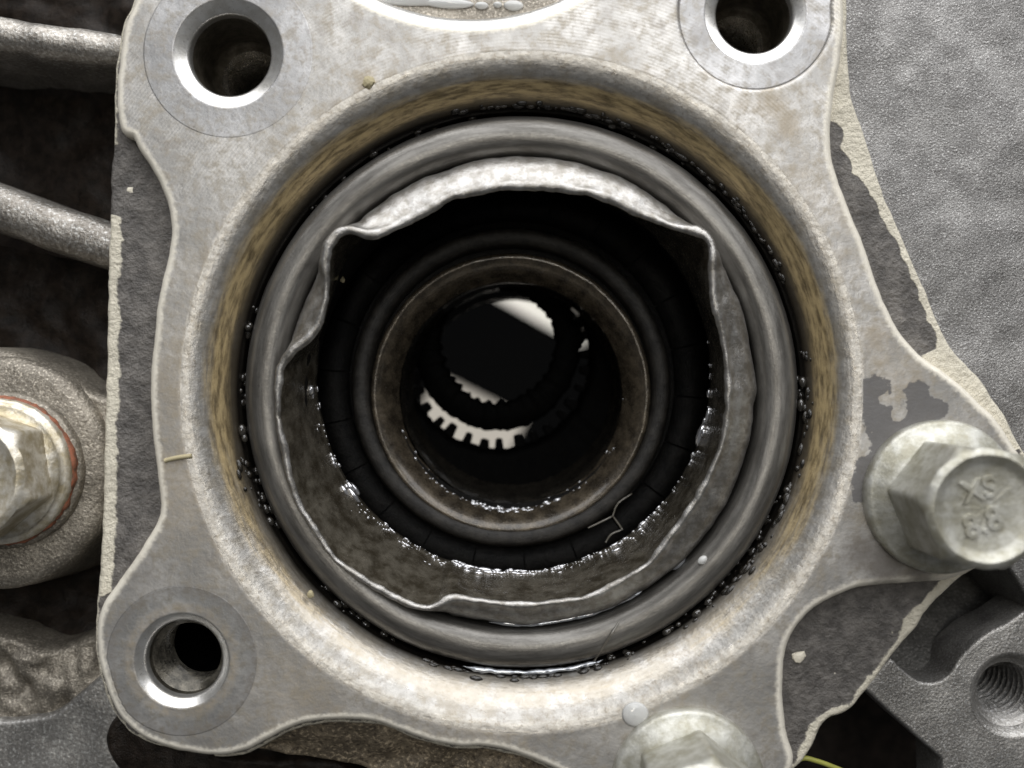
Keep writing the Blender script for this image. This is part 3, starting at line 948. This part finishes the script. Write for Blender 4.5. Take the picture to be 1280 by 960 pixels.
# sloping dark webs between the ribs at the left (shallower towards the flange)
def sheet(name, corners_px, zs, m, nx=40, ny=30, amp=6, seed=1):
    """corners: tl, tr, br, bl in the picture with their depths"""
    P = [np.array([*T(c[0], c[1], z), z]) for c, z in zip(corners_px, zs)]
    V = []
    for j in range(ny + 1):
        v = j / ny
        for i in range(nx + 1):
            u = i / nx
            V.append((P[0] * (1 - u) + P[1] * u) * (1 - v) + (P[3] * (1 - u) + P[2] * u) * v)
    V = np.array(V)
    V[:, 2] += amp * 2 * (fbm(V[:, 0] * .03, V[:, 1] * .03, seed) - .5)
    F = [(j * (nx + 1) + i, (j + 1) * (nx + 1) + i, (j + 1) * (nx + 1) + i + 1, j * (nx + 1) + i + 1) for j in range(ny) for i in range(nx)]
    return mesh_obj(name, V, F, m, housing)

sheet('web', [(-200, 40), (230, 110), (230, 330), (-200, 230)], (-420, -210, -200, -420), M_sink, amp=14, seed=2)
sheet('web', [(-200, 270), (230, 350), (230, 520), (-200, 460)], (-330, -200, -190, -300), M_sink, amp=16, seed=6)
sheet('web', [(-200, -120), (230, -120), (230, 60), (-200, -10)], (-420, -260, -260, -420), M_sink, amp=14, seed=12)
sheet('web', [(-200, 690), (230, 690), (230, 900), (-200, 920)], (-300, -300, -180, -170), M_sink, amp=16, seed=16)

def rib(a_px, b_px, wa, wb, z, m):
    a = np.array(T(*a_px, z)); b = np.array(T(*b_px, z)); t = (b - a) / np.linalg.norm(b - a); nn = np.array([-t[1], t[0]])
    V = []; F = []; N = 60
    prof = [(-1.15, -260), (-1.03, -60), (-.98, -26), (-.80, -10), (-.45, -2), (0, 0), (.45, -2), (.80, -9), (.98, -26), (1.03, -60), (1.15, -260)]
    for i in range(N + 1):
        u = i / N; c = a + (b - a) * u; w = wa + (wb - wa) * u
        for s_, dz in prof:
            j = (fbm(u * 14 + 3, s_ * 2 + 5, 4) - .5) * 6
            V.append((*(c + nn * (w * s_ + j)), z + dz + j * .8))
    m_ = len(prof)
    for i in range(N):
        for j in range(m_ - 1):
            F.append((i * m_ + j, (i + 1) * m_ + j, (i + 1) * m_ + j + 1, i * m_ + j + 1))
    return mesh_obj('rib', V, F, m, housing)

rib((-160, 16), (200, 66), 26, 22, -95, M_rib)
rib((-160, 205), (200, 330), 33, 30, -105, M_rib)

# boss under the left bolt, with its shoulder
bcx = T(-8, 592, -105)
lathe('bolt_boss', bcx, [(kR(160, -105), -330), (kR(150, -105), -150), (kR(147, -105), -118), (kR(142, -105), -109), (kR(130, -105), -105), (60, -104)], M_boss, housing, n=140, wob=(6, 5), seed=4)
sh = spline([(-200, 470), (-80, 445), (0, 444), (70, 470), (120, 500), (180, 512), (220, 560), (200, 620), (100, 660), (-200, 660)], 6)
shw = np.stack([(sh[:, 0] - 640) * k_of(-122), (480 - sh[:, 1]) * k_of(-122)], 1)
plate('boss_shoulder', shw, [], -122, M_boss, housing, bevel=((3, -2), (7, -9), (9, -20), (14, -180)), grid=9, zfun=lambda x, y: (fbm(x * .03, y * .03, 9) - .5) * 8)

# grey ledge in the bottom left corner, broken brown step above it
lg = spline([(-220, 912), (20, 905), (70, 895), (105, 868), (140, 842), (200, 838), (300, 905), (420, 990), (420, 1100), (-220, 1100)], 5)
k_ = k_of(-150)
plate('ledge', np.stack([(lg[:, 0] - 640) * k_, (480 - lg[:, 1]) * k_], 1), [], -150, M_ledge, housing, bevel=((3, -2), (6, -8), (8, -120)), grid=9, zfun=lambda x, y: (fbm(x * .03, y * .03, 19) - .5) * 5)
st = spline([(-220, 790), (0, 800), (60, 818), (130, 800), (190, 830), (150, 860), (112, 884), (70, 905), (-220, 918)], 5)
k_ = k_of(-165)
plate('broken_step', np.stack([(st[:, 0] - 640) * k_, (480 - st[:, 1]) * k_], 1), [], -165, M_boss, housing, bevel=((4, -4), (8, -16), (12, -140)), grid=6,
      zfun=lambda x, y: (fbm(x * .035, y * .035, 29, 5) - .5) * 46)
# dark knob under the lower left corner
knob = spline([(136, 925), (150, 905), (185, 915), (260, 945), (330, 955), (430, 965), (430, 1040), (200, 1040), (150, 960)], 5)
k_ = k_of(-120)
plate('knob', np.stack([(knob[:, 0] - 640) * k_, (480 - knob[:, 1]) * k_], 1), [], -120, M_sink, housing, bevel=((5, -5), (10, -20), (12, -60)), grid=8, zfun=lambda x, y: (fbm(x * .03, y * .03, 39) - .5) * 18)

# brown fillet wall under the concave lower edge
fl = px_loop([(306, 946), (340, 918), (400, 892), (440, 890), (505, 904), (570, 924), (640, 930), (700, 956), (780, 985), (780, 1080), (560, 1040), (440, 975), (370, 962)], -40, 5)
plate('fillet', fl, [], -40, make_rough_alu('brown_fillet', (.30, .245, .17), 1.2, 1.0, .2, (.05, .038, .028), .7), flange, bevel=((3, -3), (6, -20)), grid=6,
      zfun=lambda x, y: (fbm(x * .03, y * .05, 49, 5) - .5) * 26 - np.clip((-425 - y) * .8, 0, 60), attrfun=attr0)

# sandblasted wall at the right
rw = spline([(985, -200), (1000, 0), (1010, 120), (1040, 260), (1090, 400), (1150, 500), (1200, 600), (1225, 680), (1258, 700), (1282, 738), (1310, 780), (1500, 790), (1560, 300), (1500, -200)], 6, sharp=(0, 8, 11, 12, 13))
k_ = k_of(-120)
plate('rough_wall', np.stack([(rw[:, 0] - 640) * k_, (480 - rw[:, 1]) * k_], 1), [], -120, M_rough, housing, bevel=((2, -2), (3, -8), (4, -380)), grid=8,
      zfun=lambda x, y: (fbm(x * .012, y * .012, 59) - .5) * 10)
# dark web running down from the wall to the bracket
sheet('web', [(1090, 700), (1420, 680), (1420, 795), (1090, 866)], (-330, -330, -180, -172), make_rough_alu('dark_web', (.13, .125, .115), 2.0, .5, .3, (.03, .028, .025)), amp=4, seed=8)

# bracket with a threaded hole in the lower right corner
bk = [(1083, 859), (1098, 842), (1113, 826), (1130, 842), (1150, 855), (1172, 855), (1188, 845), (1202, 825), (1217, 809), (1236, 794), (1258, 783), (1290, 762), (1400, 720), (1450, 800), (1450, 1080), (1185, 1080), (1181, 985), (1180, 947), (1130, 903)]
k_ = k_of(-130)
bl_ = spline(bk, 4, sharp=(0, 2, 12, 13, 14, 15, 17))
bracket_loop = np.stack([(bl_[:, 0] - 640) * k_, (480 - bl_[:, 1]) * k_], 1)
hcx = T(1266, 869, -130)
br = plate('bracket', bracket_loop, [circle(hcx, 58)], -130, M_bracket, housing, bevel=((2, -1), (3.5, -4), (4.5, -90)), hole_bevels=[((1, -.6),)], grid=7, zfun=lambda x, y: (fbm(x * .02, y * .02, 69) - .5) * 3)
pr = [(59, -130), (57, -131), (52, -137), (48, -144)]; z = -146
while z > -340:
    pr += [(48, z), (40, z - 6), (48, z - 12)]; z -= 15
lathe('threaded_hole', hcx, pr, M_bracket, br, n=80, angle=25)

# ------------------------------------------------------------------ oil beads, puddles, strands
rnd = random.Random(5)
bead = []
angd = np.degrees(angl)
for i in range(330):            # wet bottom edge of the sleeve's mouth
    a = rnd.gauss(-88, 42)
    if not -178 < a < 10: continue
    jx = int(np.argmin(np.abs(angd - a)))
    cl = float(vnoise(a * .11, 0, 77)) + .4 * float(vnoise(a * .5, 3, 78))
    t = 1 - abs(rnd.gauss(0, .10)); s_ = rnd.uniform(.7, 2.6) * (.35 + 1.3 * cl ** 2)
    p = lip_w[jx] - lip_n[jx] * TH[jx] + (bot_w[jx] - lip_w[jx]) * t ** .9 - lip_n[jx] * (s_ * .35)
    bead.append((p[0], p[1], lz[jx] - 2 + (-150 - lz[jx]) * t, s_ * rnd.uniform(1, 3.6), s_, s_, R(a + 90)))
drops('oil_bead', bead, M_glint, sleeve)
bpy.data.objects['oil_bead']['kind'] = 'stuff'
bead = []
for i in range(190):
    a = rnd.gauss(-92, 30)
    rr = kR(143, -235) + rnd.uniform(-3, 9)
    x = rc2[0] + rr * math.cos(R(a)); y = rc2[1] + rr * math.sin(R(a)); s_ = rnd.uniform(1.2, 4.0) * (1 if abs(a + 88) < 22 else .6)
    bead.append((x, y, -243 + max(0, rr - kR(143, -235)) * 1.2, s_ * rnd.uniform(1, 2), s_, s_ * .8, R(a + 90)))
o = drops('oil_bead', bead, M_glint, bearing); o['kind'] = 'stuff'
bead = []
for i in range(320):
    a = rnd.uniform(0, 360)
    if 30 < a < 150 and rnd.random() < .75: continue
    if float(vnoise(a * .06, 1, 91)) < .42: continue
    rr = rnd.uniform(362.5, 367); s_ = rnd.uniform(1.5, 5.5)
    bead.append((C0[0] + rr * math.cos(R(a)), C0[1] + rr * math.sin(R(a)), -88 + rnd.uniform(0, 44), s_ * rnd.uniform(1, 1.8), s_, s_, R(a + 90)))
o = drops('oil_bead', bead, M_bead, flange); o['kind'] = 'stuff'

gunk = []
for i in range(420):            # black sludge packed along the foot of the chamfer
    a = rnd.uniform(0, 360)
    if float(vnoise(a * .07, 5, 15)) + .25 * math.cos(R(a + 25)) < .48: continue
    rr = 367.5 + abs(rnd.gauss(0, 2.2)); s_ = rnd.uniform(1.2, 4.2)
    gunk.append((C0[0] + rr * math.cos(R(a)), C0[1] + rr * math.sin(R(a)), -50 + (rr - 366) * 2.2, s_ * rnd.uniform(1, 2.6), s_, s_, R(a + 90)))
o = drops('sludge', gunk, M_gunk, flange, 7); o['kind'] = 'stuff'

def arc_tube(name, c, r, a0, a1, z, rad, m, label, cat, jit=1.5, seed=1):
    a = np.radians(np.linspace(a0, a1, 60)); s = np.linspace(0, 20, 60)
    rr = r + (fbm(s, s * 0, seed) - .5) * 2 * jit
    pts = np.column_stack([c[0] + rr * np.cos(a), c[1] + rr * np.sin(a), np.full(60, z)])
    rads = rad * (.55 + .8 * fbm(s * .9, s * 0 + 3, seed)) * np.clip(np.minimum(np.arange(60), np.arange(60)[::-1]) / 5, .15, 1)
    o = tube(name, pts, rads, m, origin=tuple(pts[30]))
    return tag(o, label, cat)

arc_tube('oil_film', C0, 363.5, -102, -73, -46, 3.6, M_film, 'thin shiny line of oil lying in the gap below the seal ring', 'oil film', 1.5, 3)
arc_tube('oil_film', cR, 301.5, -98, -58, -50, 3.2, M_film, 'thin oil line between the sleeve lip and the inside of the seal ring', 'oil film', 1.5, 9)

def drop(px, z, rx, ry, rz, rot, m, label):
    c = T(px[0], px[1], z)
    o = drops('oil_drop', [(c[0], c[1], z, rx, ry, rz, R(rot))], m, None, 24, origin=(c[0], c[1], z))
    return tag(o, label, 'oil drop')

drop((794, 893), 0, 17, 16, 4.5, 0, M_clear, 'clear round oil drop on the flange beside the bottom bolt')
drop((848, 703), -55, 13, 6, 6, 48, M_film, 'blue-grey oil drop wedged between sleeve and seal ring at lower right')
drop((878, 700), -30, 7, 5, 4, 40, M_clear, 'small clear oil drop on top of the seal ring at lower right')
drop((486, 806), -66, 9, 6, 6, -30, M_film, 'dark oil drop in the gap at the lower left of the seal ring')
drop((888, 753), -66, 10, 6, 6, 40, M_film, 'dark oil drop in the gap at the lower right of the seal ring')
pud = []
for (x, y, rx, ry) in ((500, -10, 90, 18), (560, 4, 34, 7), (602, 7, 9, 5), (622, 6, 6, 4), (642, 7, 13, 7), (470, -30, 60, 20)):
    c = T(x, y, -46); pud.append((c[0], c[1], -46, rx, ry, 5, R(-3)))
o = drops('oil_puddle', pud, M_clear, None, 36, origin=pud[0][:3])
tag(o, 'bright puddle of clear oil lying in the round bowl at the top', 'oil puddle')

web = empty('oil_web', 'branching strand of oil stretched across the black bearing at lower right', 'oil strand', (*T(765, 645, -195), -195))
for pp in ([(735, 660), (752, 652), (766, 645)], [(790, 617), (772, 630), (766, 645)], [(766, 645), (774, 656), (778, 662)], [(778, 662), (764, 668), (757, 678)]):
    q = spline(pp, 3, closed=False)
    pts = [(*T(a, b, -196), -196) for a, b in q]
    tube('strand', pts, [1.5 - .8 * abs(2 * i / len(pts) - 1) * .6 for i in range(len(pts))], M_strand, web)

def strand(name, pp, zs, rad, m, label, cat):
    q = spline(pp, 3, closed=False); n = len(q)
    z = np.interp(np.linspace(0, 1, n), np.linspace(0, 1, len(zs)), zs)
    pts = [(*T(a, b, zz), zz) for (a, b), zz in zip(q, z)]
    o = tube(name, pts, rad, m, origin=pts[n // 2], seg=6)
    return tag(o, label, cat)

strand('fibre', [(736, 836), (752, 812), (766, 790), (778, 770)], (-58, -36, -25, -40), 1.5, M_strand, 'fine grey hair lying across the seal ring near its bottom', 'fibre')
strand('fibre', [(206, 576), (218, 573), (230, 571), (240, 570)], (0, 1, 1, 0), 3.0, M_fibre, 'short straw-coloured fibre stuck on the left side of the flange face', 'fibre')
strand('twig', [(985, 962), (1003, 948), (1020, 951), (1060, 966)], (-60, -50, -55, -70), 3.4, M_twig, 'yellow-green stalk in the dark gap at the bottom right', 'twig')

def chip(px, z, r, m, label, seed):
    c = T(px[0], px[1], z); rs = random.Random(seed); n = 9; V = []; F = []
    for (s_, dz) in ((1, 0), (.8, r * .35), (.35, r * .5)):
        for i in range(n):
            q = 2 * math.pi * i / n; w = rs.uniform(.6, 1.15) * r * s_
            V.append((c[0] + w * math.cos(q), c[1] + w * math.sin(q), z + dz))
    for k in range(2):
        for i in range(n):
            j = (i + 1) % n; F.append((k * n + i, k * n + j, (k + 1) * n + j, (k + 1) * n + i))
    F.append(tuple(range(2 * n, 3 * n)))
    o = mesh_obj('chip', V, F, m, None, smooth=False, origin=(c[0], c[1], z))
    return tag(o, label, 'chip')

chip((998, 820), -21, 9, M_chip, 'pale cream chip in the dark cast recess at the lower right', 2)
chip((163, 238), -26, 6, M_chip, 'small tan chip in the dark recess at the upper left', 3)
chip((388, 742), -20, 6, M_fibre, 'yellow crumb on the bore chamfer at the lower left', 4)
chip((460, 103), 0, 9, M_fibre, 'yellowish crumb on the flange face above the bore', 6)
chip((428, 350), -120, 5, M_fibre, 'orange-brown crumb on the inner sleeve wall at the upper left', 7)
